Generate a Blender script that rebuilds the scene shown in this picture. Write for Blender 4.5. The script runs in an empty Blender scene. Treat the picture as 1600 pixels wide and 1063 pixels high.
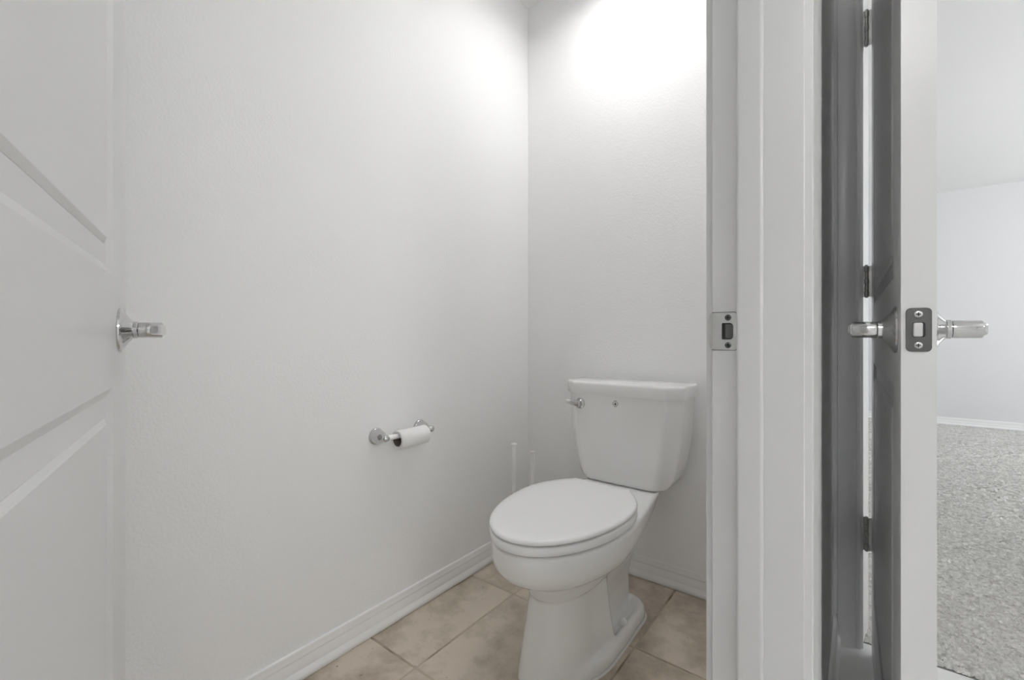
import bpy, bmesh, math, random
from mathutils import Vector, Matrix

random.seed(7)
S = bpy.context.scene
COL = S.collection
PI = math.pi

# ------------------------------------------------------------------ camera, world, exposure
CAM_H = 0.935
cam_data = bpy.data.cameras.new('camera')
cam_data.sensor_width = 36.0
cam_data.lens = 36.0 * 700.0 / 1600.0
cam_data.shift_y = -6.5 / 1600.0
cam_data.clip_start = 0.01
cam = bpy.data.objects.new('camera', cam_data)
cam.location = (0, 0, CAM_H)
cam.rotation_euler = (PI / 2, 0, math.radians(37.65))
COL.objects.link(cam)
S.camera = cam

w = bpy.data.worlds.new('daylight')
S.world = w
w.use_nodes = True
bg = w.node_tree.nodes['Background']
bg.inputs['Color'].default_value = (0.93, 0.965, 1.0, 1)
bg.inputs['Strength'].default_value = 2.0

vs = S.view_settings
vs.view_transform = 'Standard'
vs.look = 'None'
vs.gamma = 1.0
vs.use_curve_mapping = False
vs.exposure = 0.42
S.cycles.max_bounces = 16
S.cycles.diffuse_bounces = 10
S.cycles.glossy_bounces = 6
S.cycles.sample_clamp_indirect = 8.0


def area(name, loc, rot, sx, sy, power, color=(1, 1, 1), shape='RECTANGLE', spread=PI):
    d = bpy.data.lights.new(name, 'AREA')
    d.shape = shape
    d.size = sx
    if shape in ('RECTANGLE', 'ELLIPSE'):
        d.size_y = sy
    d.energy = power
    d.color = color
    d.spread = spread
    o = bpy.data.objects.new(name, d)
    o.location = loc
    o.rotation_euler = rot
    COL.objects.link(o)
    return o


# lamps of the place: closet ceiling lamp, bathroom ceiling lamp, bedroom window daylight
area('closet_lamp', (-0.66, 1.38, 2.405), (0, 0, 0), 0.26, 0.26, 2.7, (1.0, 0.999, 0.995), 'DISK', 2.85)
area('bathroom_lamp', (0.05, -1.3, 2.40), (0, 0, 0), 0.5, 0.5, 17.0, (1.0, 0.999, 0.995), 'DISK')
area('vanity_lamp', (2.03, 0.06, 1.98), (0, math.radians(84), 0), 0.12, 0.62, 9.0, (1.0, 0.999, 0.995))
area('bedroom_daylight', (4.05, 3.9, 1.45), (0, math.radians(105), 0), 1.3, 2.2, 26.0, (0.93, 0.96, 1.0))
sun = bpy.data.lights.new('sun', 'SUN')
sun.energy = 33.0
sun.angle = math.radians(1.0)
sun_o = bpy.data.objects.new('sun', sun)
sun_o.location = (8, 4, 6)
sun_o.rotation_euler = (0, math.radians(42), math.radians(4))
COL.objects.link(sun_o)


# ------------------------------------------------------------------ materials
def mat(name, color, rough=0.5, metal=0.0, coat=0.0, bump=None, spec=0.5):
    m = bpy.data.materials.new(name)
    m.use_nodes = True
    nt = m.node_tree
    b = nt.nodes['Principled BSDF']
    b.inputs['Base Color'].default_value = (*color, 1)
    b.inputs['Roughness'].default_value = rough
    b.inputs['Metallic'].default_value = metal
    b.inputs['Coat Weight'].default_value = coat
    b.inputs['Coat Roughness'].default_value = 0.05
    b.inputs['Specular IOR Level'].default_value = spec
    if bump:
        scale, strength, dist = bump
        tc = nt.nodes.new('ShaderNodeTexCoord')
        n = nt.nodes.new('ShaderNodeTexNoise')
        n.inputs['Scale'].default_value = scale
        n.inputs['Detail'].default_value = 3.0
        bp = nt.nodes.new('ShaderNodeBump')
        bp.inputs['Strength'].default_value = strength
        bp.inputs['Distance'].default_value = dist
        nt.links.new(tc.outputs['Object'], n.inputs['Vector'])
        nt.links.new(n.outputs['Fac'], bp.inputs['Height'])
        nt.links.new(bp.outputs['Normal'], b.inputs['Normal'])
    return m


def add_mottle(m, c1, c2, scale, lo=0.35, hi=0.65, detail=6.0, randomize=False, speck=None):
    """colour mottling: two-colour noise, plus optional dark pits"""
    nt = m.node_tree
    b = nt.nodes['Principled BSDF']
    tc = nt.nodes.new('ShaderNodeTexCoord')
    src = tc.outputs['Object']
    if randomize:
        oi = nt.nodes.new('ShaderNodeObjectInfo')
        mul = nt.nodes.new('ShaderNodeMath'); mul.operation = 'MULTIPLY'; mul.inputs[1].default_value = 37.0
        nt.links.new(oi.outputs['Random'], mul.inputs[0])
        ad = nt.nodes.new('ShaderNodeVectorMath'); ad.operation = 'ADD'
        nt.links.new(src, ad.inputs[0]); nt.links.new(mul.outputs[0], ad.inputs[1])
        src = ad.outputs[0]
    n = nt.nodes.new('ShaderNodeTexNoise')
    n.inputs['Scale'].default_value = scale
    n.inputs['Detail'].default_value = detail
    n.inputs['Roughness'].default_value = 0.62
    n.inputs['Distortion'].default_value = 0.15
    nt.links.new(src, n.inputs['Vector'])
    r = nt.nodes.new('ShaderNodeValToRGB')
    r.color_ramp.elements[0].position = lo
    r.color_ramp.elements[1].position = hi
    r.color_ramp.elements[0].color = (*c1, 1)
    r.color_ramp.elements[1].color = (*c2, 1)
    nt.links.new(n.outputs['Fac'], r.inputs['Fac'])
    out = r.outputs['Color']
    if speck:
        sc_, thr, colr = speck
        n2 = nt.nodes.new('ShaderNodeTexNoise')
        n2.inputs['Scale'].default_value = sc_
        n2.inputs['Detail'].default_value = 2.0
        nt.links.new(src, n2.inputs['Vector'])
        r2 = nt.nodes.new('ShaderNodeValToRGB')
        r2.color_ramp.elements[0].position = thr
        r2.color_ramp.elements[1].position = thr + 0.05
        r2.color_ramp.elements[0].color = (0, 0, 0, 1)
        r2.color_ramp.elements[1].color = (1, 1, 1, 1)
        nt.links.new(n2.outputs['Fac'], r2.inputs['Fac'])
        mx = nt.nodes.new('ShaderNodeMix'); mx.data_type = 'RGBA'
        nt.links.new(r2.outputs['Color'], mx.inputs['Factor'])
        nt.links.new(out, mx.inputs['A'])
        mx.inputs['B'].default_value = (*colr, 1)
        out = mx.outputs['Result']
    nt.links.new(out, b.inputs['Base Color'])
    return m


WALL = mat('wall_paint', (0.90, 0.90, 0.90), 0.62, bump=(150.0, 0.45, 0.0018), spec=0.3)
WALL_BED = mat('bedroom_wall_paint', (0.76, 0.762, 0.772), 0.7, bump=(170.0, 0.2, 0.0015), spec=0.3)
CEIL = mat('ceiling_paint', (0.88, 0.88, 0.88), 0.85, bump=(120.0, 0.3, 0.002), spec=0.2)
TRIM_DIM = mat('trim_enamel_dim', (0.67, 0.67, 0.67), 0.32)  # trim paint darkened so that jambs and casings look less brightly lit
TRIM_LIT = mat('trim_enamel_lit', (0.88, 0.88, 0.88), 0.30)  # same trim paint, a brighter copy that makes the baseboards look lit
DOOR = mat('door_enamel', (0.71, 0.71, 0.71), 0.30)
PORC = mat('porcelain', (0.86, 0.86, 0.855), 0.10, coat=0.4)
SEAT = mat('seat_plastic', (0.90, 0.90, 0.90), 0.18)
CHROME = mat('chrome', (0.64, 0.64, 0.64), 0.07, metal=1.0)
SATIN = mat('satin_nickel', (0.66, 0.66, 0.65), 0.30, metal=1.0)
DARKMET = mat('dark_nickel', (0.14, 0.14, 0.137), 0.15, metal=1.0)
BLACK = mat('recess_shade', (0.02, 0.02, 0.02), 0.6)  # black colour in place of shade inside the latch holes and screw slots
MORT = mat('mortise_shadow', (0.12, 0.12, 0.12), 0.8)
HINGE = mat('hinge_nickel', (0.52, 0.52, 0.51), 0.22, metal=1.0)
PAPER = mat('tissue', (0.88, 0.88, 0.87), 0.95, bump=(400.0, 0.3, 0.001), spec=0.1)
CARD = mat('cardboard', (0.20, 0.18, 0.16), 0.9)
WHITEPL = mat('white_plastic', (0.90, 0.90, 0.89), 0.35)
RUBBER = mat('brush_grey', (0.5, 0.5, 0.5), 0.7)
CAULK = mat('caulk', (0.72, 0.72, 0.70), 0.6)
GROUT = mat('grout', (0.27, 0.225, 0.155), 0.9, bump=(300.0, 0.4, 0.001))
add_mottle(GROUT, (0.24, 0.195, 0.13), (0.50, 0.43, 0.34), 4.5, 0.42, 0.56, 3.0)


def bleach(m, centre, radius, color):
    """a worn, tile-coloured patch in the grout"""
    nt = m.node_tree
    b = nt.nodes['Principled BSDF']
    old = b.inputs['Base Color'].links[0].from_socket
    tc = nt.nodes.new('ShaderNodeTexCoord')
    d = nt.nodes.new('ShaderNodeVectorMath'); d.operation = 'DISTANCE'
    d.inputs[1].default_value = centre
    nt.links.new(tc.outputs['Object'], d.inputs[0])
    mr = nt.nodes.new('ShaderNodeMapRange')
    mr.inputs['From Min'].default_value = radius
    mr.inputs['From Max'].default_value = radius * 0.6
    nt.links.new(d.outputs['Value'], mr.inputs['Value'])
    mx = nt.nodes.new('ShaderNodeMix'); mx.data_type = 'RGBA'
    nt.links.new(mr.outputs['Result'], mx.inputs['Factor'])
    nt.links.new(old, mx.inputs['A'])
    mx.inputs['B'].default_value = (*color, 1)
    nt.links.new(mx.outputs['Result'], b.inputs['Base Color'])


bleach(GROUT, (-1.0, 1.36, 0.0), 0.50, (0.50, 0.435, 0.35))
TILE = mat('tile_glaze', (0.5, 0.43, 0.36), 0.42, bump=(60.0, 0.12, 0.002))
add_mottle(TILE, (0.39, 0.335, 0.26), (0.64, 0.56, 0.475), 8.0, 0.32, 0.56, 8.0, True,
           speck=(48.0, 0.715, (0.30, 0.245, 0.18)))
VINYL = mat('hall_vinyl', (0.66, 0.66, 0.65), 0.5)
BACKING = mat('carpet_backing', (0.25, 0.25, 0.24), 0.95)
PILE = mat('carpet_pile', (0.5, 0.5, 0.48), 0.95, spec=0.1)
add_mottle(PILE, (0.47, 0.465, 0.445), (0.76, 0.755, 0.73), 75.0, 0.34, 0.64, 4.0)
LOGO = mat('logo_grey', (0.10, 0.10, 0.10), 0.4)
LAMP = mat('lamp_diffuser', (0.9, 0.9, 0.88), 0.5)
LAMP.node_tree.nodes['Principled BSDF'].inputs['Emission Color'].default_value = (1, 0.98, 0.95, 1)
LAMP.node_tree.nodes['Principled BSDF'].inputs['Emission Strength'].default_value = 3.0


# ------------------------------------------------------------------ mesh helpers
def new_bm():
    return bmesh.new()


def obj(name, bm, material, parent=None, smooth=False, bevel=0.0, bseg=2, angle=35):
    me = bpy.data.meshes.new(name)
    bmesh.ops.recalc_face_normals(bm, faces=bm.faces[:])
    bm.to_mesh(me)
    bm.free()
    me.materials.append(material)
    o = bpy.data.objects.new(name, me)
    COL.objects.link(o)
    if parent is not None:
        o.parent = parent
    if bevel > 0:
        md = o.modifiers.new('bevel', 'BEVEL')
        md.width = bevel
        md.segments = bseg
        md.limit_method = 'ANGLE'
        md.angle_limit = math.radians(35)
        smooth = True
    if smooth:
        for p in me.polygons:
            p.use_smooth = True
        try:
            me.set_sharp_from_angle(angle=math.radians(angle))
        except Exception:
            pass
    return o


def box(bm, x0, x1, y0, y1, z0, z1):
    v = [bm.verts.new((x, y, z)) for x in (x0, x1) for y in (y0, y1) for z in (z0, z1)]
    for f in ((0, 1, 3, 2), (4, 6, 7, 5), (0, 4, 5, 1), (2, 3, 7, 6), (0, 2, 6, 4), (1, 5, 7, 3)):
        bm.faces.new([v[i] for i in f])


def prism(bm, poly, axis, a, b):
    """extrude a closed 2-D polygon between a and b along axis ('x','y','z')"""
    def P(u, v, t):
        return {'x': (t, u, v), 'y': (u, t, v), 'z': (u, v, t)}[axis]
    A = [bm.verts.new(P(u, v, a)) for u, v in poly]
    B = [bm.verts.new(P(u, v, b)) for u, v in poly]
    n = len(poly)
    bm.faces.new(A)
    bm.faces.new(B[::-1])
    for i in range(n):
        bm.faces.new((A[i], A[(i + 1) % n], B[(i + 1) % n], B[i]))


def loft(bm, rings, cap0=True, cap1=True):
    R = [[bm.verts.new(p) for p in r] for r in rings]
    n = len(R[0])
    for a, b in zip(R[:-1], R[1:]):
        for i in range(n):
            bm.faces.new((a[i], a[(i + 1) % n], b[(i + 1) % n], b[i]))
    if cap0:
        bm.faces.new(R[0][::-1])
    if cap1:
        bm.faces.new(R[-1])


def lathe(bm, profile, origin, axis, n=32, cap0=True, cap1=True):
    """profile: (radius, distance along axis)"""
    ax = Vector(axis).normalized()
    u = ax.orthogonal().normalized()
    v = ax.cross(u)
    o = Vector(origin)
    rings = []
    for r, t in profile:
        rings.append([o + ax * t + u * (r * math.cos(2 * PI * k / n)) + v * (r * math.sin(2 * PI * k / n)) for k in range(n)])
    loft(bm, rings, cap0, cap1)


def tube(bm, pts, radii, n=16):
    """round tube along points with parallel-ish frames"""
    pts = [Vector(p) for p in pts]
    rings = []
    up = None
    for i, p in enumerate(pts):
        d = (pts[min(i + 1, len(pts) - 1)] - pts[max(i - 1, 0)]).normalized()
        if up is None:
            up = d.orthogonal().normalized()
        up = (up - d * up.dot(d)).normalized()
        v = d.cross(up)
        r = radii[i] if isinstance(radii, (list, tuple)) else radii
        rings.append([p + up * (r * math.cos(2 * PI * k / n)) + v * (r * math.sin(2 * PI * k / n)) for k in range(n)])
    loft(bm, rings)


def round_poly(pts, radii, n=5):
    out = []
    m = len(pts)
    for i in range(m):
        p = Vector(pts[i]); a = Vector(pts[i - 1]); b = Vector(pts[(i + 1) % m])
        r = radii[i] if isinstance(radii, (list, tuple)) else radii
        da, db = (a - p), (b - p)
        ra = min(r, da.length * 0.49); rb = min(r, db.length * 0.49)
        s = p + da.normalized() * ra
        e = p + db.normalized() * rb
        for k in range(n + 1):
            t = k / n
            q = s * (1 - t) ** 2 + p * 2 * t * (1 - t) + e * t ** 2
            out.append((q.x, q.y))
    return out


def empty(name, loc, rotz=0.0):
    o = bpy.data.objects.new(name, None)
    o.location = loc
    o.rotation_euler = (0, 0, rotz)
    o.empty_display_size = 0.1
    COL.objects.link(o)
    return o


def tag(o, label=None, cat=None, group=None, kind=None):
    if label: o['label'] = label
    if cat: o['category'] = cat
    if group: o['group'] = group
    if kind: o['kind'] = kind
    return o


def struct(name, bm, material, label, cat, **kw):
    return tag(obj(name, bm, material, **kw), label, cat, kind='structure')


# ------------------------------------------------------------------ key dimensions (metres; camera stands at 0,0)
XL = -1.206          # closet left wall face
YB = 1.684           # closet back wall face
XD0, XD1 = -0.178, -0.058   # wall with the closet doorway (closet face, bathroom face)
DJ0, DJ1 = -0.055, 0.735    # closet doorway jamb faces
H = 2.445            # ceiling
YP0, YP1 = 1.70, 1.82       # wall with the bedroom doorway
BX0, BX1 = 0.013, 0.945     # bedroom doorway jamb faces
DH = 2.045           # doorway head

# ------------------------------------------------------------------ room shell
bm = new_bm(); box(bm, XL - 0.11, XL, -0.35, YP1, 0, H)
struct('wall_left', bm, WALL, 'white textured closet wall carrying the toilet paper holder', 'wall')
bm = new_bm(); box(bm, XL, XD0, YB, YP1, 0, H)
struct('wall_back', bm, WALL, 'white textured closet wall behind the toilet tank', 'wall')
bm = new_bm(); box(bm, XL, XD0, -0.35, -0.24, 0, H)
struct('wall_front', bm, WALL, 'white closet wall behind the open paneled door', 'wall')
bm = new_bm()
box(bm, XD0, XD1, DJ1 + 0.019, YP1, 0, H)
box(bm, XD0, XD1, -2.9, DJ0 - 0.019, 0, H)
box(bm, XD0, XD1, DJ0 - 0.019, DJ1 + 0.019, DH + 0.019, H)
struct('wall_right', bm, WALL, 'white wall pierced by the closet doorway', 'wall')
bm = new_bm()
box(bm, XD1, BX0 - 0.019, YP0, YP1, 0, H)
box(bm, BX1 + 0.019, 2.3, YP0, YP1, 0, H)
box(bm, BX0 - 0.019, BX1 + 0.019, YP0, YP1, DH + 0.019, H)
struct('wall_passage', bm, WALL, 'white wall pierced by the bedroom doorway', 'wall')
bm = new_bm(); box(bm, 2.2, 2.3, -2.9, YP0, 0, H)
struct('wall_bathroom_right', bm, WALL, 'white bathroom wall to the right of the camera', 'wall')
bm = new_bm(); box(bm, XD0, 2.3, -3.0, -2.9, 0, H)
struct('wall_bathroom_rear', bm, WALL, 'white bathroom wall behind the camera', 'wall')
# bedroom
BXL, BXR, BYF = -1.6, 4.1, 6.5
bm = new_bm(); box(bm, BXL - 0.1, BXR + 0.1, BYF, BYF + 0.1, 0, H)
struct('wall_bedroom_far', bm, WALL_BED, 'pale grey far wall of the bedroom beyond the carpet', 'wall')
bm = new_bm(); box(bm, BXL - 0.1, BXL, YP1, BYF, 0, H)
struct('wall_bedroom_left', bm, WALL_BED, 'pale grey left wall of the bedroom', 'wall')
bm = new_bm()
WY0, WY1, WZ0, WZ1 = 2.8, 5.0, 0.8, 2.1
box(bm, BXR, BXR + 0.1, YP1, WY0, 0, H)
box(bm, BXR, BXR + 0.1, WY1, BYF, 0, H)
box(bm, BXR, BXR + 0.1, WY0, WY1, 0, WZ0)
box(bm, BXR, BXR + 0.1, WY0, WY1, WZ1, H)
struct('wall_bedroom_right', bm, WALL_BED, 'pale grey bedroom wall with the window opening', 'wall')
bm = new_bm(); box(bm, BXL, XL - 0.11, YP1 - 0.1, YP1, 0, H)
struct('wall_bedroom_near_left', bm, WALL_BED, 'pale grey near wall of the bedroom behind the closet', 'wall')
bm = new_bm(); box(bm, 2.3, BXR, YP1 - 0.1, YP1, 0, H)
struct('wall_bedroom_near_right', bm, WALL_BED, 'pale grey near wall of the bedroom right of its doorway', 'wall')

bm = new_bm(); box(bm, BXL - 0.1, BXR + 0.1, -3.0, BYF + 0.1, H, H + 0.1)
struct('ceiling', bm, CEIL, 'flat white ceiling', 'ceiling')

# ------------------------------------------------------------------ floors
bm = new_bm(); box(bm, XL, XD0 + 0.06, -0.35, YB, -0.06, -0.0022)
fl = struct('floor', bm, GROUT, 'beige tiled closet floor under the toilet', 'floor')
JX, JY, TS, GW = -0.5305, 1.288, 0.4555, 0.0065


def tile_mesh(x0, x1, y0, y1, dz):
    b = new_bm()
    e = 0.0011
    rings = [[(x0, y0, -0.02), (x1, y0, -0.02), (x1, y1, -0.02), (x0, y1, -0.02)],
             [(x0, y0, -e + dz), (x1, y0, -e + dz), (x1, y1, -e + dz), (x0, y1, -e + dz)],
             [(x0 + e, y0 + e, dz), (x1 - e, y0 + e, dz), (x1 - e, y1 - e, dz), (x0 + e, y1 - e, dz)]]
    loft(b, rings)
    return b


for i in range(-2, 2):
    for j in range(-4, 2):
        x0 = max(JX + i * TS + GW / 2, XL + 0.001); x1 = min(JX + (i + 1) * TS - GW / 2, XD0 + 0.058)
        y0 = max(JY + j * TS + GW / 2, -0.23); y1 = min(JY + (j + 1) * TS - GW / 2, YB - 0.001)
        if x1 - x0 < 0.01 or y1 - y0 < 0.01:
            continue
        cx, cy = (x0 + x1) / 2, (y0 + y1) / 2
        t = obj('tile', tile_mesh(x0 - cx, x1 - cx, y0 - cy, y1 - cy, random.uniform(-0.0006, 0.0)), TILE, fl)
        t.location = (cx, cy, 0)

bm = new_bm(); box(bm, XD0 + 0.06, 2.3, -3.0, 1.733, -0.06, 0.0)
struct('floor_passage', bm, VINYL, 'smooth pale grey bathroom floor at the foot of the open bedroom door', 'floor')
bm = new_bm()
box(bm, BXL - 0.1, BXR + 0.1, YP1, BYF + 0.1, -0.06, -0.002)
box(bm, BX0 - 0.02, BX1 + 0.02, 1.735, YP1, -0.06, -0.002)
struct('floor_bedroom', bm, BACKING, 'bedroom floor under the grey carpet', 'floor')


# carpet pile: bent tufts, real geometry
def carpet():
    verts, faces = [], []

    def tuft(x, y, s, hgt):
        a = random.gauss(0.0, 0.38)
        ca, sa = math.cos(a), math.sin(a)
        L = s * random.uniform(1.0, 2.3); W_ = s * random.uniform(0.40, 0.62)
        hz = hgt * random.uniform(0.35, 1.15)
        lean = random.uniform(-0.35, 0.35) * s
        b = len(verts)
        for (u, v, z) in ((-L, -W_, 0), (L, -W_, 0), (L, W_, 0), (-L, W_, 0), (-L * 0.6, lean, hz * 0.85), (L * 0.6, lean, hz)):
            verts.append((x + u * ca - v * sa, y + u * sa + v * ca, z))
        faces.extend(((b, b + 1, b + 5, b + 4), (b + 2, b + 3, b + 4, b + 5), (b + 1, b + 2, b + 5), (b + 3, b, b + 4)))

    def fill(x0, x1, y0, y1, pitch):
        # rows of tufts; pitch grows away from the doorway, where single tufts cannot be told apart
        y = y0
        while y < y1:
            st = pitch(y)
            x = x0(y)
            while x < x1(y):
                tuft(x + random.uniform(-0.5, 0.5) * st * 1.5, y + random.uniform(-0.5, 0.5) * st, st * 0.78, 0.009 + 0.22 * st)
                x += st * 1.55
            y += st * 0.9
    fine = lambda y: 0.0066 * (1.0 + max(0.0, y - 2.0) * 0.42)
    seen_r = lambda y: min(2.6, 0.6 + 0.55 * (y - 1.7))
    seen_l = lambda y: -0.28 - 0.06 * (y - 1.8)
    fill(lambda y: BX0 + 0.012, lambda y: BX1 - 0.008, 1.745, 1.825, fine)
    fill(seen_l, seen_r, 1.834, 6.46, fine)
    fill(seen_r, lambda y: BXR - 0.05, 1.86, 6.44, lambda y: 0.03)
    fill(lambda y: BXL + 0.06, seen_l, 1.86, 6.44, lambda y: 0.03)
    me = bpy.data.meshes.new('carpet')
    me.from_pydata(verts, [], faces)
    me.materials.append(PILE)
    o = bpy.data.objects.new('carpet', me)
    COL.objects.link(o)
    return o


tag(carpet(), 'grey tufted carpet covering the bedroom floor', 'carpet', kind='stuff')

# ------------------------------------------------------------------ baseboards
BASE = [(0, 0), (0.013, 0), (0.0165, 0.004), (0.0185, 0.011), (0.0175, 0.018), (0.0125, 0.0255), (0.0105, 0.029),
        (0.0100, 0.052), (0.0085, 0.055), (0.0085, 0.059), (0.0105, 0.0615), (0.0105, 0.0665), (0.0085, 0.0720), (0.0088, 0.0755), (0.0075, 0.0815), (0.0055, 0.083), (0, 0.083)]


def baseboard(name, axis, a, b, face, sign, label):
    bm = new_bm()
    prism(bm, [(face + sign * d, z) for d, z in BASE], axis, a, b)
    return struct(name, bm, TRIM_LIT, label, 'baseboard', smooth=True, angle=28)


baseboard('baseboard_left', 'y', -0.24, YB, XL, 1, 'white moulded baseboard under the toilet paper wall')
baseboard('baseboard_back', 'x', XL + 0.018, XD0, YB, -1, 'white moulded baseboard behind the toilet')
baseboard('baseboard_passage', 'y', DJ1 + 0.075, YP0, XD1, 1, 'white baseboard end seen in the dark gap behind the open bedroom door')
baseboard('baseboard_bedroom', 'x', BXL, BXR, BYF, -1, 'white baseboard along the far bedroom wall')

# ------------------------------------------------------------------ closet doorway trim: jamb lining with stop, casing
bm = new_bm()
box(bm, XD0, XD1, DJ1, DJ1 + 0.019, 0, DH + 0.019)
jamb = struct('trim_1', bm, TRIM_DIM, 'white door jamb with strike plate at the right of the closet doorway', 'door jamb', bevel=0.0012)
bm = new_bm(); box(bm, XD0, XD1, DJ0 - 0.019, DJ0, 0, DH + 0.019)
obj('jamb_board', bm, TRIM_DIM, jamb, bevel=0.0012)
bm = new_bm(); box(bm, XD0, XD1, DJ0, DJ1, DH, DH + 0.019)
obj('head_board', bm, TRIM_DIM, jamb, bevel=0.0012)
SX0, SX1 = -0.142, -0.107
for nm, args in (('stop', (SX0, SX1, DJ1 - 0.011, DJ1, 0.0, DH)), ('stop', (SX0, SX1, DJ0, DJ0 + 0.011, 0, DH)), ('stop', (SX0, SX1, DJ0 + 0.011, DJ1 - 0.011, DH - 0.011, DH))):
    bm = new_bm(); box(bm, *args)
    obj(nm, bm, TRIM_DIM, jamb, bevel=0.004, bseg=3)


def casing_profile(c0, sgn, face, fsgn):
    """(across, out) casing section starting at c0, going sgn; face of wall and outward sign"""
    sec = [(0, 0), (0, 0.0085), (0.002, 0.0100), (0.009, 0.0105), (0.0115, 0.0085), (0.015, 0.0095), (0.022, 0.0130), (0.034, 0.0155), (0.052, 0.0165), (0.0555, 0.0155), (0.057, 0.0130), (0.057, 0)]
    return [(c0 + sgn * a, face + fsgn * t) for a, t in sec]


def mitre_casing(name, axis, l_in, r_in, head, face, fsgn, label, ends=True):
    """three-sided casing around an opening whose jamb faces lie at l_in / r_in along `axis` ('y' or 'x')"""
    bm = new_bm()
    rv = 0.0055
    sec = [(a, t) for a, t in casing_profile(0, 1, 0, 1)]

    def P(a, out, z):
        return (face + fsgn * out, a, z) if axis == 'y' else (a, face + fsgn * out, z)
    R = []
    R.append([P(l_in - rv - s, t, 0) for s, t in sec])
    R.append([P(l_in - rv - s, t, head + rv + s) for s, t in sec])
    R.append([P(r_in + rv + s, t, head + rv + s) for s, t in sec])
    R.append([P(r_in + rv + s, t, 0) for s, t in sec])
    loft(bm, R)
    return struct(name, bm, TRIM_DIM, label, 'door casing', smooth=True, angle=25)


mitre_casing('trim_2', 'y', DJ0, DJ1, DH, XD1, 1, 'white moulded casing around the closet doorway')
mitre_casing('trim_3', 'y', DJ0, DJ1, DH, XD0, -1, 'white moulded casing on the closet side of the doorway')
mitre_casing('trim_4', 'x', BX0, BX1, DH, YP0, -1, 'white moulded casing beside the hinges of the bedroom door')
# bedroom jamb
bm = new_bm()
prism(bm, [(BX0 - 0.019, YP0), (BX0, YP0), (BX0, YP0 + 0.030), (BX0 + 0.014, YP1), (BX0 - 0.019, YP1)], 'z', 0, DH + 0.019)
jamb2 = struct('trim_5', bm, TRIM_DIM, 'white hinge jamb of the bedroom doorway, lit from the bedroom', 'door jamb')
bm = new_bm(); box(bm, BX1, BX1 + 0.019, YP0, YP1, 0, DH + 0.019)
obj('jamb_board', bm, TRIM_DIM, jamb2)
bm = new_bm(); box(bm, BX0, BX1, YP0, YP1, DH, DH + 0.019)
obj('head_board', bm, TRIM_DIM, jamb2)
bm = new_bm(); box(bm, BX1 - 0.011, BX1, YP0 + 0.037, YP0 + 0.072, 0, DH)
obj('stop', bm, TRIM_DIM, jamb2, bevel=0.002)


# ------------------------------------------------------------------ strike plate on the jamb
def screw(parent, origin, axis, r=0.0038, material=CHROME):
    b = new_bm()
    lathe(b, [(r, 0.0), (r, 0.0006), (r * 0.8, 0.0011), (0.0002, 0.0011)], origin, axis, 20)
    s = obj('screw', b, material, parent, smooth=True)
    ax = Vector(axis).normalized(); z = Vector((0, 0, 1)); u = ax.cross(z).normalized()
    b = new_bm()
    o = Vector(origin) + ax * 0.0010
    for d1, d2 in ((u, z), (z, u)):
        q = [o + d1 * sa * r * 0.6 + d2 * sb * r * 0.16 for sa, sb in ((-1, -1), (1, -1), (1, 1), (-1, 1))]
        A = [b.verts.new(p) for p in q]; B = [b.verts.new(p + ax * 0.0003) for p in q]
        b.faces.new(A); b.faces.new(B)
        for k in range(4):
            b.faces.new((A[k], A[(k + 1) % 4], B[(k + 1) % 4], B[k]))
    obj('screw_slot_shade', b, BLACK, parent)  # black cross drawn on the head for the shade in its slots
    return s


SZ = 0.942
PX0, PX1 = -0.1825, -0.1425      # plate across the rabbet; lip curls round the closet edge
bm = new_bm()
ph = 0.0285
hx0, hx1, hz = -0.1635, -0.1475, 0.0125
outer = round_poly([(PX0, SZ - ph * 0.86), (-0.178, SZ - ph), (PX1, SZ - ph), (PX1, SZ + ph), (-0.178, SZ + ph), (PX0, SZ + ph * 0.86)], [0.003, 0.004, 0.005, 0.005, 0.004, 0.003], 5)
hole = round_poly([(hx0, SZ - hz), (hx1, SZ - hz), (hx1, SZ + hz), (hx0, SZ + hz)], [0.001, 0.006, 0.006, 0.001], 8)
# resample both outlines to the same count by angle
def by_angle(poly, c, n):
    out = []
    for k in range(n):
        a = -PI + 2 * PI * k / n
        d = (math.cos(a), math.sin(a))
        best = None
        for i in range(len(poly)):
            p, q = poly[i], poly[(i + 1) % len(poly)]
            ex, ey = q[0] - p[0], q[1] - p[1]
            den = d[0] * ey - d[1] * ex
            if abs(den) < 1e-12: continue
            t = ((p[0] - c[0]) * ey - (p[1] - c[1]) * ex) / den
            s_ = ((p[0] - c[0]) * d[1] - (p[1] - c[1]) * d[0]) / den
            if t > 0 and -1e-6 <= s_ <= 1 + 1e-6 and (best is None or t > best):
                best = t
        out.append((c[0] + d[0] * best, c[1] + d[1] * best))
    return out
c0 = ((hx0 + hx1) / 2, SZ)
NO = 96
oo = by_angle(outer, c0, NO); hh = by_angle(hole, c0, NO)
def lipy(x):
    return 0.004 * max(0.0, (-0.174 - x) / 0.0085) ** 1.5
TH = 0.0016
rings = [[(x, DJ1 - TH + 0.0012 + lipy(x), z) for x, z in oo], [(x, DJ1 - TH + lipy(x), z) for x, z in [(c0[0] + (x - c0[0]) * 0.985, c0[1] + (z - c0[1]) * 0.985) for x, z in oo]],
         [(max(x, -0.1745), DJ1 - TH, z) for x, z in [(c0[0] + (x - c0[0]) * 0.975, c0[1] + (z - c0[1]) * 0.975) for x, z in oo]],
         [(x, DJ1 - TH, z) for x, z in hh], [(x, DJ1 - TH + 0.0014, z) for x, z in hh]]
loft(bm, rings, False, False)
sp = obj('strike_plate', bm, SATIN, jamb, smooth=True, angle=40)
tag(sp, 'brushed metal strike plate with a square latch hole')
bm = new_bm()
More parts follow.
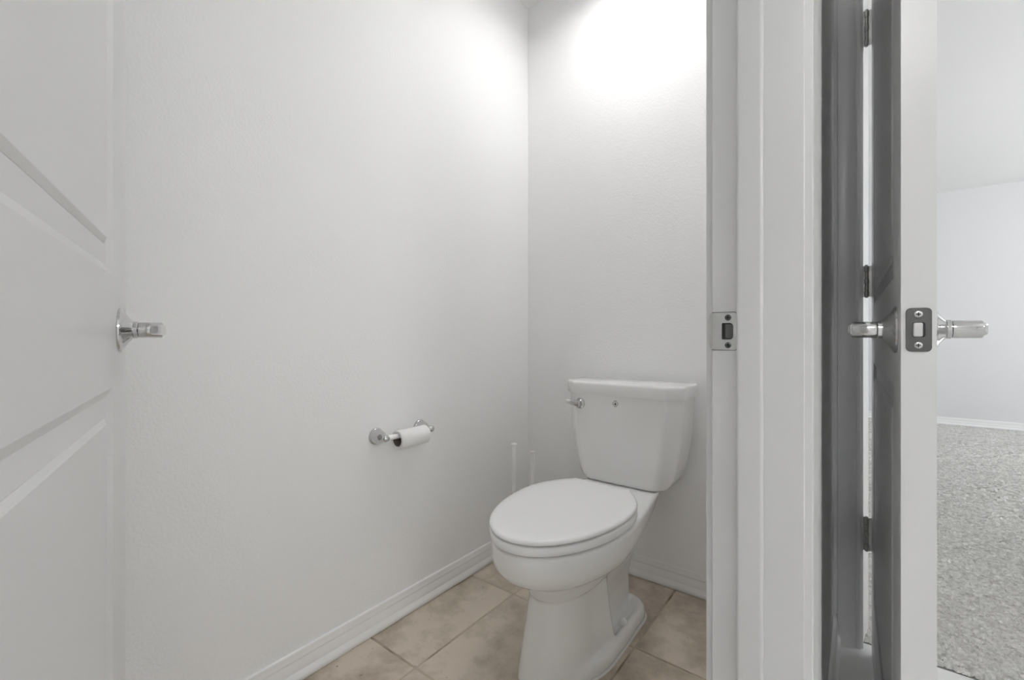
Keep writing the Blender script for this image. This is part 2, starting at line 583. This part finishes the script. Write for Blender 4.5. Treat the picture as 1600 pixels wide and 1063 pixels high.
v = [bm.verts.new((max(x, -0.1775), DJ1 - 0.0002, z)) for x, z in [(c0[0] + (x - c0[0]) * 1.035, c0[1] + (z - c0[1]) * 1.028) for x, z in oo]]
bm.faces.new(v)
obj('mortise_gap_shade', bm, MORT, sp)  # flat dark sheet, a painted shade line round the plate edge
bm = new_bm()
v = [bm.verts.new((x, DJ1 - 0.0003, z)) for x, z in hh]
bm.faces.new(v)
obj('latch_hole_shade', bm, BLACK, sp)  # flat black sheet for the shade in the hole
bm = new_bm(); box(bm, hx0 + 0.0048, hx1 + 0.0002, DJ1 - 0.0006, DJ1 - 0.0003, SZ - hz * 0.86, SZ + hz * 0.86)
obj('hole_lining', bm, DARKMET, sp, bevel=0.0001)
for dz in (0.0205, -0.0210):
    screw(sp, (-0.1545, DJ1 - TH, SZ + dz), (0, -1, 0), 0.0046, DARKMET)


# ------------------------------------------------------------------ panelled doors
def make_door(name, hinge_xy, direction, width, label, zb=0.012, zt=2.035, T=0.035, stile=0.12):
    ang = math.atan2(direction[1], direction[0])
    root = empty(name, (hinge_xy[0], hinge_xy[1], 0), ang)
    tag(root, label, 'door', kind='structure')
    G, G2 = 0.0060, 0.0046       # depth at the foot of the moulding, and at the foot of the raised panel
    st, gr, fs = 0.012, 0.026, 0.007
    openings = [(stile, width - stile, 0.215, 0.8625), (stile, width - stile, 1.0205, 1.905)]
    bm = new_bm()
    xs = [0, stile, width - stile, width]
    zs = [zb, 0.215, 0.8625, 1.0205, 1.905, zt]
    for side in (0, 1):
        y = 0.0 if side == 0 else T
        sg = 1 if side == 0 else -1
        for i in range(3):
            for j in range(5):
                if i == 1 and j in (1, 3):
                    continue
                bm.faces.new([bm.verts.new(p) for p in ((xs[i], y, zs[j]), (xs[i + 1], y, zs[j]), (xs[i + 1], y, zs[j + 1]), (xs[i], y, zs[j + 1]))])
        for x0, x1, z0, z1 in openings:
            def rect(o, d):
                return [(x0 + o, y + sg * d, z0 + o), (x1 - o, y + sg * d, z0 + o), (x1 - o, y + sg * d, z1 - o), (x0 + o, y + sg * d, z1 - o)]
            loft(bm, [rect(0, 0), rect(st, G), rect(st + gr, G2)], False, True)
    # edges
    E = [((0, zb), (width, zb)), ((width, zb), (width, zt)), ((width, zt), (0, zt)), ((0, zt), (0, zb))]
    for (xa, za), (xb, zb_) in E:
        bm.faces.new([bm.verts.new(p) for p in ((xa, 0, za), (xb, 0, zb_), (xb, T, zb_), (xa, T, za))])
    bmesh.ops.remove_doubles(bm, verts=bm.verts[:], dist=1e-5)
    obj('slab', bm, DOOR, root)
    for x0, x1, z0, z1 in openings:
        for side in (0, 1):
            y = 0.0 if side == 0 else T
            sg = 1 if side == 0 else -1
            bm = new_bm()
            def rect(o, d):
                return [(x0 + o, y + sg * d, z0 + o), (x1 - o, y + sg * d, z0 + o), (x1 - o, y + sg * d, z1 - o), (x0 + o, y + sg * d, z1 - o)]
            loft(bm, [rect(st + gr, G2 + 0.0004), rect(st + gr, G2 - 0.0004), rect(st + gr + fs, 0.0004)], True, True)
            obj('panel', bm, DOOR, root)
    return root


def handle(root, cx, cz, side, T=0.035, arm=0.10):
    """chrome lever: flared rose, neck, round post, slim arm pointing to the hinge. side -1: face y=0, +1: face y=T"""
    y = 0.0 if side < 0 else T
    ax = (0, side, 0)
    b = new_bm()
    R = 0.0335
    lathe(b, [(R, 0.0), (R + 0.0005, 0.0012), (R, 0.0032), (0.0300, 0.0042), (0.0265, 0.0065), (0.0215, 0.0098), (0.0165, 0.0132), (0.0135, 0.0155), (0.0125, 0.0165)], (cx, y, cz), ax, 48)
    lev = obj('lever_handle', b, CHROME, root, smooth=True, angle=30)
    b = new_bm()
    lathe(b, [(0.0120, 0.0160), (0.0130, 0.0170), (0.0130, 0.0210), (0.0118, 0.0220)], (cx, y, cz), ax, 40)
    obj('collar', b, CHROME, lev, smooth=True, angle=30)
    b = new_bm()
    lathe(b, [(0.0105, 0.0220), (0.0118, 0.0226), (0.0120, 0.025), (0.0120, 0.0500), (0.0113, 0.0515), (0.0090, 0.0525), (0.0, 0.0530)], (cx, y, cz), ax, 40, cap1=False)
    obj('post', b, CHROME, lev, smooth=True, angle=40)
    b = new_bm()
    pr = round_poly([(0.0420, -0.0088), (0.0530, -0.0088), (0.0560, -0.0060), (0.0560, 0.0060), (0.0530, 0.0088), (0.0420, 0.0088)], 0.002, 3)
    rings = []
    for t, s_ in ((-0.010, 0.7), (-0.0085, 0.95), (0.0, 1.0), (0.03, 0.95), (0.07, 0.85), (arm - 0.004, 0.75), (arm, 0.55)):
        rings.append([(cx - t, y + side * (0.049 + (d - 0.049) * s_), cz + zz * s_) for d, zz in pr])
    loft(b, rings)
    obj('lever_arm', b, CHROME, lev, smooth=True, angle=40)
    return lev


D1 = Vector((-0.951, 0.3095)).normalized()
W1 = 0.78
free1 = Vector((-0.947, 0.194))
door1 = make_door('door_1', free1 - D1 * W1, D1, W1, 'white two-panel closet door standing open at the left, chrome lever on it')
handle(door1, W1 - 0.062, 0.944, -1)
handle(door1, W1 - 0.062, 0.944, 1)

near2, far2 = Vector((0.0455, 0.787)), Vector((0.0325, 1.690))
D2 = (near2 - far2).normalized()
W2 = (near2 - far2).length
door2 = make_door('door_2', far2, D2, W2, 'white bedroom door standing open edge-on at the right, chrome levers on both faces')
handle(door2, W2 - 0.064, 0.944, -1)
handle(door2, W2 - 0.064, 0.944, 1)


def latch(root, W, z, T=0.035):
    """faceplate, latch bolt and screws on the free edge"""
    b = new_bm()
    pl = round_poly([(T / 2 - 0.0128, z - 0.0285), (T / 2 + 0.0128, z - 0.0285), (T / 2 + 0.0128, z + 0.0285), (T / 2 - 0.0128, z + 0.0285)], 0.0062, 6)
    prism(b, pl, 'x', W - 0.0004, W + 0.0016)
    p = obj('latch_plate', b, DARKMET, root, bevel=0.0006)
    tag(p, 'dark polished metal latch plate')
    b = new_bm()
    pl = round_poly([(T / 2 - 0.0062, z - 0.0095), (T / 2 + 0.0062, z - 0.0095), (T / 2 + 0.0062, z + 0.0095), (T / 2 - 0.0062, z + 0.0095)], 0.002, 4)
    prism(b, pl, 'x', W, W + 0.0022)
    obj('latch_recess_shade', b, BLACK, p)  # raised black block coloured as the shade beside the bolt
    b = new_bm()
    pl = round_poly([(T / 2 - 0.0058, z - 0.0092), (T / 2 + 0.0040, z - 0.0092), (T / 2 + 0.0040, z + 0.0092), (T / 2 - 0.0058, z + 0.0092)], 0.0026, 5)
    prism(b, pl, 'x', W, W + 0.0050)
    obj('latch_bolt', b, SATIN, p, bevel=0.0012)
    for dz in (0.0203, -0.0203):
        screw(p, (W + 0.0016, T / 2 - 0.0003, z + dz), (1, 0, 0), 0.0042, SATIN)


latch(door2, W2, 0.943)
latch(door1, W1, 0.943)


def hinge(root, z0, z1):
    """butt hinge at the door's hinge corner: leaf on the door edge, jamb leaf, five knuckles"""
    b = new_bm()
    px_, py_ = 0.0, -0.0115
    box(b, -0.0016, 0.0004, -0.0085, 0.028, z0, z1)
    h = obj('hinge', b, SATIN, root, bevel=0.0004)
    n = 5
    for k in range(n):
        b = new_bm()
        a = z0 + (z1 - z0) * k / n + 0.0010; c = z0 + (z1 - z0) * (k + 1) / n - 0.0010
        rk = 0.0052 if k % 2 else 0.0060
        lathe(b, [(rk - 0.0009, a), (rk, a + 0.0008), (rk, c - 0.0008), (rk - 0.0009, c)], (px_ , py_, 0), (0, 0, 1), 18)
        obj('knuckle', b, HINGE, h, smooth=True)
    b = new_bm()
    lathe(b, [(0.0030, z0 - 0.003), (0.0042, z0 - 0.002), (0.0042, z1 + 0.002), (0.0030, z1 + 0.0035)], (px_, py_, 0), (0, 0, 1), 14)
    obj('hinge_pin', b, HINGE, h, smooth=True)
    b = new_bm()
    box(b, -0.0012, 0.0008, -0.0190, -0.0140, z0, z1)
    box(b, -0.0400, 0.0008, -0.0194, -0.0180, z0, z1)
    obj('jamb_leaf', b, HINGE, h)
    return h


for z0, z1 in ((1.793, 1.897), (1.050, 1.142), (0.300, 0.398)):
    hinge(door2, z0, z1)


# ------------------------------------------------------------------ toilet
TX = -0.678
toilet = empty('toilet', (TX, 1.25, 0))
tag(toilet, 'white two-piece toilet with closed lid standing against the back wall', 'toilet')
OY = 1.25


def body_ring(z, yf, yw, a, yb, wb, n=28, m=14, pw=2.0):
    """plan outline: elliptic front from tip yf to widest yw (half width a), easing back to half width wb at yb"""
    right = []
    for k in range(n + 1):
        t = PI / 2 * k / n
        right.append((a * math.sin(t) ** (2 / pw), yw - (yw - yf) * math.cos(t) ** (2 / pw)))
    for k in range(1, m + 1):
        t = k / m
        e = t ** 1.3
        right.append((a + (wb - a) * e, yw + (yb - yw) * t))
    rc = min(0.03, wb * 0.4)
    for k in range(1, 5):
        t = PI / 2 * k / 4
        right.append((wb - rc + rc * math.cos(t), yb + rc * math.sin(t) * 0.8))
    left = [(-x, y) for x, y in right[::-1][:-1]]
    return [(x, y - OY, z) for x, y in (right + left)]


bm = new_bm()
loft(bm, [
    body_ring(0.190, 1.010, 1.17, 0.078, 1.47, 0.066),
    body_ring(0.222, 1.000, 1.17, 0.084, 1.49, 0.075),
    body_ring(0.228, 0.988, 1.17, 0.097, 1.51, 0.082),
    body_ring(0.256, 0.984, 1.17, 0.100, 1.53, 0.086),
    body_ring(0.266, 0.974, 1.17, 0.109, 1.54, 0.089),
    body_ring(0.277, 0.955, 1.17, 0.123, 1.55, 0.092),
    body_ring(0.289, 0.930, 1.17, 0.141, 1.56, 0.095),
    body_ring(0.300, 0.907, 1.17, 0.157, 1.57, 0.098),
    body_ring(0.314, 0.886, 1.17, 0.1705, 1.58, 0.102),
    body_ring(0.332, 0.872, 1.17, 0.179, 1.585, 0.107),
    body_ring(0.355, 0.866, 1.17, 0.1825, 1.585, 0.113),
    body_ring(0.392, 0.866, 1.17, 0.1825, 1.585, 0.124),
    body_ring(0.3985, 0.869, 1.17, 0.180, 1.58, 0.122),
])
# front column of the pedestal
loft(bm, [body_ring(z, yf, yw, a, yb, wb, pw=2.2) for z, yf, yw, a, yb, wb in (
    (0.000, 0.952, 1.13, 0.100, 1.235, 0.118), (0.060, 0.964, 1.13, 0.094, 1.225, 0.110), (0.130, 0.982, 1.13, 0.087, 1.220, 0.100), (0.195, 0.998, 1.13, 0.083, 1.22, 0.092), (0.218, 1.001, 1.14, 0.081, 1.22, 0.088), (0.245, 1.012, 1.15, 0.074, 1.23, 0.080))])
# trapway behind it
loft(bm, [body_ring(z, yf, yw, a, yb, wb) for z, yf, yw, a, yb, wb in (
    (0.000, 1.10, 1.20, 0.085, 1.475, 0.068), (0.050, 1.10, 1.20, 0.076, 1.465, 0.057), (0.120, 1.10, 1.20, 0.073, 1.465, 0.054), (0.160, 1.10, 1.20, 0.076, 1.47, 0.058), (0.215, 1.10, 1.20, 0.082, 1.49, 0.072))])


# foot flange with a raised rounded rim; plan outline straight-sided with round back corners
def foot_ring(z, inset):
    q = [(0.045 - inset * 0.3, 0.968 + inset), (0.080 - inset, 1.02), (0.130 - inset, 1.14), (0.123 - inset, 1.500 - inset)]
    p = round_poly([(-x, y) for x, y in q[::-1]] + q, [0.085, 0.06, 0.06, 0.05, 0.05, 0.06, 0.06, 0.085], 8)
    return [(x, y - OY, z) for x, y in p]


loft(bm, [foot_ring(0.0, 0.0), foot_ring(0.024, 0.0), foot_ring(0.036, 0.004), foot_ring(0.0425, 0.012), foot_ring(0.0400, 0.021), foot_ring(0.031, 0.032), foot_ring(0.029, 0.05)])
bowl = obj('bowl', bm, PORC, toilet)
md = bowl.modifiers.new('fuse', 'REMESH'); md.mode = 'VOXEL'; md.voxel_size = 0.0045; md.use_smooth_shade = True
md = bowl.modifiers.new('soften', 'SMOOTH'); md.factor = 0.5; md.iterations = 18
bm = new_bm()
# caulk bead round the foot
loft(bm, [foot_ring(0.0, -0.004), foot_ring(0.003, -0.001)])
obj('caulk_bead', bm, CAULK, toilet)

for s_ in (1, -1):
    bm = new_bm()
    lathe(bm, [(0.0125, 0.0), (0.0128, 0.006), (0.0118, 0.013), (0.0085, 0.019), (0.0035, 0.0215), (0.0, 0.022)], (s_ * 0.097, 1.322 - OY, 0.031), (0, 0, 1), 24, cap1=False)
    obj('bolt_cap', bm, WHITEPL, toilet, smooth=True, angle=60)


def seat_outline(grow, n=40, yb=1.372, yf=0.861, yw=1.17, a=0.1815, flat=0.105):
    """elongated seat outline with a straight back edge"""
    right = []
    for k in range(n + 1):
        t = PI / 2 * k / n
        right.append((a * math.sin(t) ** 0.98, yw - (yw - yf) * math.cos(t)))
    m = 16
    for k in range(1, m + 1):
        t = k / m
        x = flat + (a - flat) * (1 - t ** 2.3)
        right.append((x, yw + (yb - 0.012 - yw) * t))
    for k in range(1, 5):
        t = PI / 2 * k / 4
        right.append((flat - 0.012 + 0.012 * math.cos(t), yb - 0.012 + 0.012 * math.sin(t)))
    left = [(-x, y) for x, y in right[::-1][:-1]]
    pts = right + left
    # inset / outset by scaling about the centre
    cy = (yf + yb) / 2
    sx = 1 + grow / a; sy = 1 + grow / ((yb - yf) / 2)
    return [(x * sx, cy + (y - cy) * sy - OY) for x, y in pts]


def seat_ring(grow, z):
    return [(x, y, z) for x, y in seat_outline(grow)]


# spacer bumpers keep dark reveals between rim, seat and lid
bm = new_bm()
loft(bm, [seat_ring(-0.014, 0.4035), seat_ring(-0.0008, 0.4048), seat_ring(0.0008, 0.410), seat_ring(0.0006, 0.419), seat_ring(-0.0015, 0.4240), seat_ring(-0.005, 0.4254), seat_ring(-0.014, 0.4256)])
obj('seat', bm, SEAT, toilet, smooth=True, angle=50)
bm = new_bm()
loft(bm, [seat_ring(-0.014, 0.4306), seat_ring(0.0000, 0.4316), seat_ring(0.0012, 0.4345), seat_ring(0.0002, 0.4385), seat_ring(-0.003, 0.4415), seat_ring(-0.009, 0.4432), seat_ring(-0.03, 0.4445), seat_ring(-0.08, 0.4455), seat_ring(-0.14, 0.446)])
obj('seat_lid', bm, SEAT, toilet, smooth=True, angle=50)
for s_ in (1, -1):
    for (x, y) in ((0.12, 1.02), (0.15, 1.22), (0.05, 0.92)):
        bm = new_bm()
        box(bm, s_ * x - 0.008, s_ * x + 0.008, y - OY - 0.012, y - OY + 0.012, 0.394, 0.4325)
        obj('bumper', bm, WHITEPL, toilet)
for s_ in (1, -1):
    bm = new_bm()
    tube(bm, [(s_ * 0.045, 1.380 - OY, 0.424), (s_ * 0.095, 1.380 - OY, 0.424)], 0.010, 16)
    box(bm, s_ * 0.07 - 0.018, s_ * 0.07 + 0.018, 1.372 - OY, 1.395 - OY, 0.400, 0.422)
    obj('seat_hinge', bm, SEAT, toilet, bevel=0.002)


def tank_ring(z, hw, yf, yb, ch, r=0.02, n=6):
    p = round_poly([(-hw, yb), (-hw, yf + ch), (-hw + ch, yf), (hw - ch, yf), (hw, yf + ch), (hw, yb)], [0.006, r * 0.9, r, r, r * 0.9, 0.006], n)
    return [(x, y - OY, z) for x, y in p]


bm = new_bm()
TB = 1.664
loft(bm, [
    tank_ring(0.3990, 0.140, 1.512, TB - 0.02, 0.030, 0.014),
    tank_ring(0.4020, 0.154, 1.502, TB - 0.01, 0.034, 0.014),
    tank_ring(0.408, 0.163, 1.4980, TB - 0.006, 0.037, 0.014),
    tank_ring(0.420, 0.172, 1.4955, TB - 0.003, 0.039, 0.014),
    tank_ring(0.440, 0.181, 1.4940, TB, 0.041, 0.014),
    tank_ring(0.475, 0.191, 1.4930, TB, 0.043, 0.014),
    tank_ring(0.520, 0.2005, 1.492, TB, 0.044, 0.014),
    tank_ring(0.580, 0.2095, 1.491, TB, 0.045, 0.014),
    tank_ring(0.650, 0.2145, 1.4905, TB, 0.046, 0.014),
    tank_ring(0.7195, 0.2175, 1.490, TB, 0.046, 0.014),
])
obj('tank', bm, PORC, toilet, smooth=True, angle=50)
bm = new_bm()
loft(bm, [
    tank_ring(0.7205, 0.214, 1.495, TB - 0.01, 0.047, 0.010),
    tank_ring(0.7205, 0.2250, 1.481, TB + 0.002, 0.050, 0.010),
    tank_ring(0.7240, 0.2262, 1.479, TB + 0.002, 0.051, 0.010),
    tank_ring(0.7560, 0.2266, 1.478, TB + 0.002, 0.051, 0.010),
    tank_ring(0.7610, 0.2256, 1.4795, TB + 0.001, 0.051, 0.010),
    tank_ring(0.7640, 0.2240, 1.4825, TB - 0.002, 0.050, 0.010),
    tank_ring(0.7655, 0.2190, 1.4880, TB - 0.007, 0.048, 0.010),
])
obj('tank_lid', bm, PORC, toilet, smooth=True, angle=60)

# flush lever
FY = 1.4908 - OY
bm = new_bm()
lathe(bm, [(0.0200, 0.0), (0.0205, 0.003), (0.0190, 0.0065), (0.0140, 0.0090), (0.0125, 0.015), (0.0105, 0.0190), (0.0, 0.0205)], (-0.148, FY, 0.682), (0, -1, 0), 32, cap1=False)
fl_ = obj('flush_lever', bm, CHROME, toilet, smooth=True, angle=50)
bm = new_bm()
tube(bm, [(-0.147, FY - 0.014, 0.6815), (-0.160, FY - 0.017, 0.683), (-0.176, FY - 0.020, 0.687), (-0.190, FY - 0.023, 0.691), (-0.199, FY - 0.0245, 0.6935)], [0.0115, 0.0110, 0.0098, 0.0078, 0.0035], 18)
obj('lever_arm', bm, CHROME, fl_, smooth=True)

# diamond emblem printed on the tank front
bm = new_bm()
EX, EZ, ER = -0.006, 0.6925, 0.0140
ye = 1.4901 - OY - 0.0004
def dia(r):
    return [(EX, EZ - r), (EX + r * 0.92, EZ), (EX, EZ + r), (EX - r * 0.92, EZ)]
A, B = dia(ER), dia(ER * 0.74)
for k in range(4):
    k2 = (k + 1) % 4
    # dashed sides: only the middle part of each side is inked
    def L(p, q, t): return (p[0] + (q[0] - p[0]) * t, p[1] + (q[1] - p[1]) * t)
    for t0, t1 in ((0.10, 0.42), (0.58, 0.90)):
        q = [L(A[k], A[k2], t0), L(A[k], A[k2], t1), L(B[k], B[k2], t1), L(B[k], B[k2], t0)]
        prism(bm, q, 'y', ye, ye - 0.0003)
drop = [(EX, EZ + 0.0062), (EX + 0.0026, EZ + 0.0018), (EX + 0.0042, EZ - 0.0012), (EX + 0.0036, EZ - 0.0040), (EX, EZ - 0.0056), (EX - 0.0036, EZ - 0.0040), (EX - 0.0042, EZ - 0.0012), (EX - 0.0026, EZ + 0.0018)]
prism(bm, drop, 'y', ye, ye - 0.0003)
em = obj('emblem', bm, LOGO, toilet)
tag(em, 'small grey diamond emblem with a dark drop')

# ------------------------------------------------------------------ toilet paper holder and roll
HZ = 0.618
holder = empty('toilet_paper_holder', (XL, 0.947, HZ))
tag(holder, 'chrome two-post toilet paper holder fixed to the left wall', 'paper holder')
XBALL = 0.060
for yy in (0.858 - 0.947, 1.036 - 0.947):
    bm = new_bm()
    lathe(bm, [(0.0262, 0.0), (0.0268, 0.003), (0.0255, 0.006), (0.0232, 0.0075), (0.0230, 0.011), (0.0218, 0.019), (0.0188, 0.028), (0.0142, 0.037), (0.0105, 0.043), (0.0085, 0.048)], (0, yy, 0), (1, 0, 0), 36)
    p = obj('post', bm, CHROME, holder, smooth=True, angle=40)
    bm = new_bm()
    sg = -1 if yy < 0 else 1
    lathe(bm, [(0.0065, 0.044), (0.0095, 0.047), (0.0105, 0.052)] + [(0.0105 * math.cos(a), 0.054 + 0.0105 * math.sin(a)) for a in [PI / 2 * k / 7 for k in range(0, 7)]] + [(0.0, 0.0645)], (0, yy, 0), (1, 0, 0), 28, cap1=False)
    obj('post_tip', bm, CHROME, p, smooth=True, angle=60)
    bm = new_bm()
    lathe(bm, [(0.0, -0.002), (0.0085, 0.001), (0.0113, 0.007), (0.0108, 0.0130), (0.0075, 0.018), (0.0060, 0.021)], (0.0535, yy + sg * 0.014, 0), (0, -sg, 0), 28, cap0=False)
    obj('finial', bm, CHROME, p, smooth=True, angle=60)
bm = new_bm()
lathe(bm, [(0.0060, -0.083), (0.0080, -0.080), (0.0080, 0.080), (0.0060, 0.083)], (0.0535, 0, 0), (0, 1, 0), 24)
obj('roller', bm, WHITEPL, holder, smooth=True, angle=40)

RZ = HZ - 0.0205 + 0.008
roll = empty('toilet_paper_roll', (XL + 0.0535, 0.957, RZ))
tag(roll, 'nearly used up white toilet paper roll hanging on the chrome holder', 'toilet paper')
bm = new_bm()
yl = 0.058
prof = [(0.0215, -yl), (0.0285, -yl), (0.0295, -yl + 0.0015), (0.0295, yl - 0.0015), (0.0285, yl), (0.0215, yl)]
lathe(bm, prof, (0, 0, 0), (0, 1, 0), 48, False, False)
# inner wall between the two ends
n = 48
ax = Vector((0, 1, 0)); u = ax.orthogonal().normalized(); v_ = ax.cross(u)
lathe(bm, [(0.0215, -yl), (0.0215, yl)], (0, 0, 0), (0, 1, 0), 48, False, False)
obj('tissue', bm, PAPER, roll, smooth=True, angle=40)
bm = new_bm()
lathe(bm, [(0.0205, -yl + 0.001), (0.0213, -yl + 0.001), (0.0213, yl - 0.001), (0.0205, yl - 0.001), (0.0205, -yl + 0.001)], (0, 0, 0), (0, 1, 0), 48, False, False)
obj('cardboard_core', bm, CARD, roll, smooth=True, angle=40)

# ------------------------------------------------------------------ brush and plunger behind the bowl
brush = empty('toilet_brush', (-1.112, 1.455, 0))
tag(brush, 'taller white stick handle behind the toilet, nearer the left wall', 'toilet brush')
bm = new_bm()
lathe(bm, [(0.043, 0.0), (0.045, 0.003), (0.042, 0.09), (0.040, 0.11), (0.036, 0.11), (0.036, 0.012)], (0, 0, 0), (0, 0, 1), 32)
obj('holder', bm, WHITEPL, brush, smooth=True, angle=40)
bm = new_bm()
lathe(bm, [(0.018, 0.02), (0.030, 0.03), (0.032, 0.075), (0.018, 0.09)], (0, 0, 0), (0, 0, 1), 28)
obj('brush_head', bm, RUBBER, brush, smooth=True)
bm = new_bm()
lathe(bm, [(0.0075, 0.085), (0.0088, 0.12), (0.0088, 0.488), (0.0085, 0.489)], (0, 0, 0), (0, 0, 1), 24)
obj('handle', bm, WHITEPL, brush, smooth=True, angle=40)
bm = new_bm()
lathe(bm, [(0.0095, 0.487), (0.0118, 0.4885), (0.0122, 0.492), (0.0105, 0.4955), (0.0, 0.4965)], (0, 0, 0), (0, 0, 1), 24, cap1=False)
obj('handle_cap', bm, WHITEPL, brush, smooth=True, angle=60)

plunger = empty('plunger', (-1.095, 1.565, 0))
tag(plunger, 'shorter white stick handle behind the toilet, nearer the corner', 'plunger')
bm = new_bm()
lathe(bm, [(0.050, 0.0), (0.053, 0.006), (0.046, 0.045), (0.024, 0.062), (0.013, 0.085), (0.010, 0.09)], (0, 0, 0), (0, 0, 1), 32)
obj('plunger_cup', bm, WHITEPL, plunger, smooth=True)
bm = new_bm()
lathe(bm, [(0.0088, 0.08), (0.0088, 0.437), (0.0085, 0.438)], (0, 0, 0), (0, 0, 1), 24)
obj('handle', bm, WHITEPL, plunger, smooth=True, angle=40)
bm = new_bm()
lathe(bm, [(0.0095, 0.436), (0.0118, 0.4375), (0.0122, 0.441), (0.0105, 0.4445), (0.0, 0.4455)], (0, 0, 0), (0, 0, 1), 24, cap1=False)
obj('handle_cap', bm, WHITEPL, plunger, smooth=True, angle=60)


# ------------------------------------------------------------------ ceiling lamps (their light is set at the top)
def ceiling_lamp(x, y, r, label):
    root = empty('ceiling_light', (x, y, H))
    tag(root, label, 'ceiling light')
    b = new_bm()
    lathe(b, [(r, 0.0), (r, -0.02), (r - 0.012, -0.028), (r - 0.014, -0.02), (r - 0.014, 0.0)], (0, 0, 0), (0, 0, 1), 40)
    obj('rim', b, WHITEPL, root, smooth=True)
    b = new_bm()
    lathe(b, [(r - 0.014, -0.012), (r - 0.014, -0.024), (r * 0.6, -0.029), (0.0, -0.031)], (0, 0, 0), (0, 0, 1), 40, cap1=False)
    obj('diffuser', b, LAMP, root, smooth=True)


ceiling_lamp(-0.66, 1.38, 0.16, 'round white ceiling lamp above the toilet')
ceiling_lamp(0.05, -1.3, 0.30, 'large round white ceiling lamp behind the camera')

# vanity bar on the bathroom wall to the right of the camera
van = empty('vanity_light', (2.2, 0.06, 2.05))
tag(van, 'chrome vanity bar with three frosted shades on the bathroom wall', 'wall light')
bm = new_bm(); box(bm, -0.025, -0.001, -0.30, 0.30, -0.05, 0.05)
obj('back_plate', bm, CHROME, van, bevel=0.004)
for k in (-1, 0, 1):
    bm = new_bm()
    tube(bm, [(-0.02, k * 0.22, 0.0), (-0.09, k * 0.22, 0.0), (-0.10, k * 0.22, -0.02)], 0.008, 12)
    obj('arm', bm, CHROME, van, smooth=True)
    bm = new_bm()
    lathe(bm, [(0.02, 0.0), (0.035, -0.01), (0.055, -0.11), (0.050, -0.112), (0.0, -0.10)], (-0.10, k * 0.22, -0.015), (0, 0, 1), 28, cap1=False)
    obj('shade', bm, LAMP, van, smooth=True, angle=40)
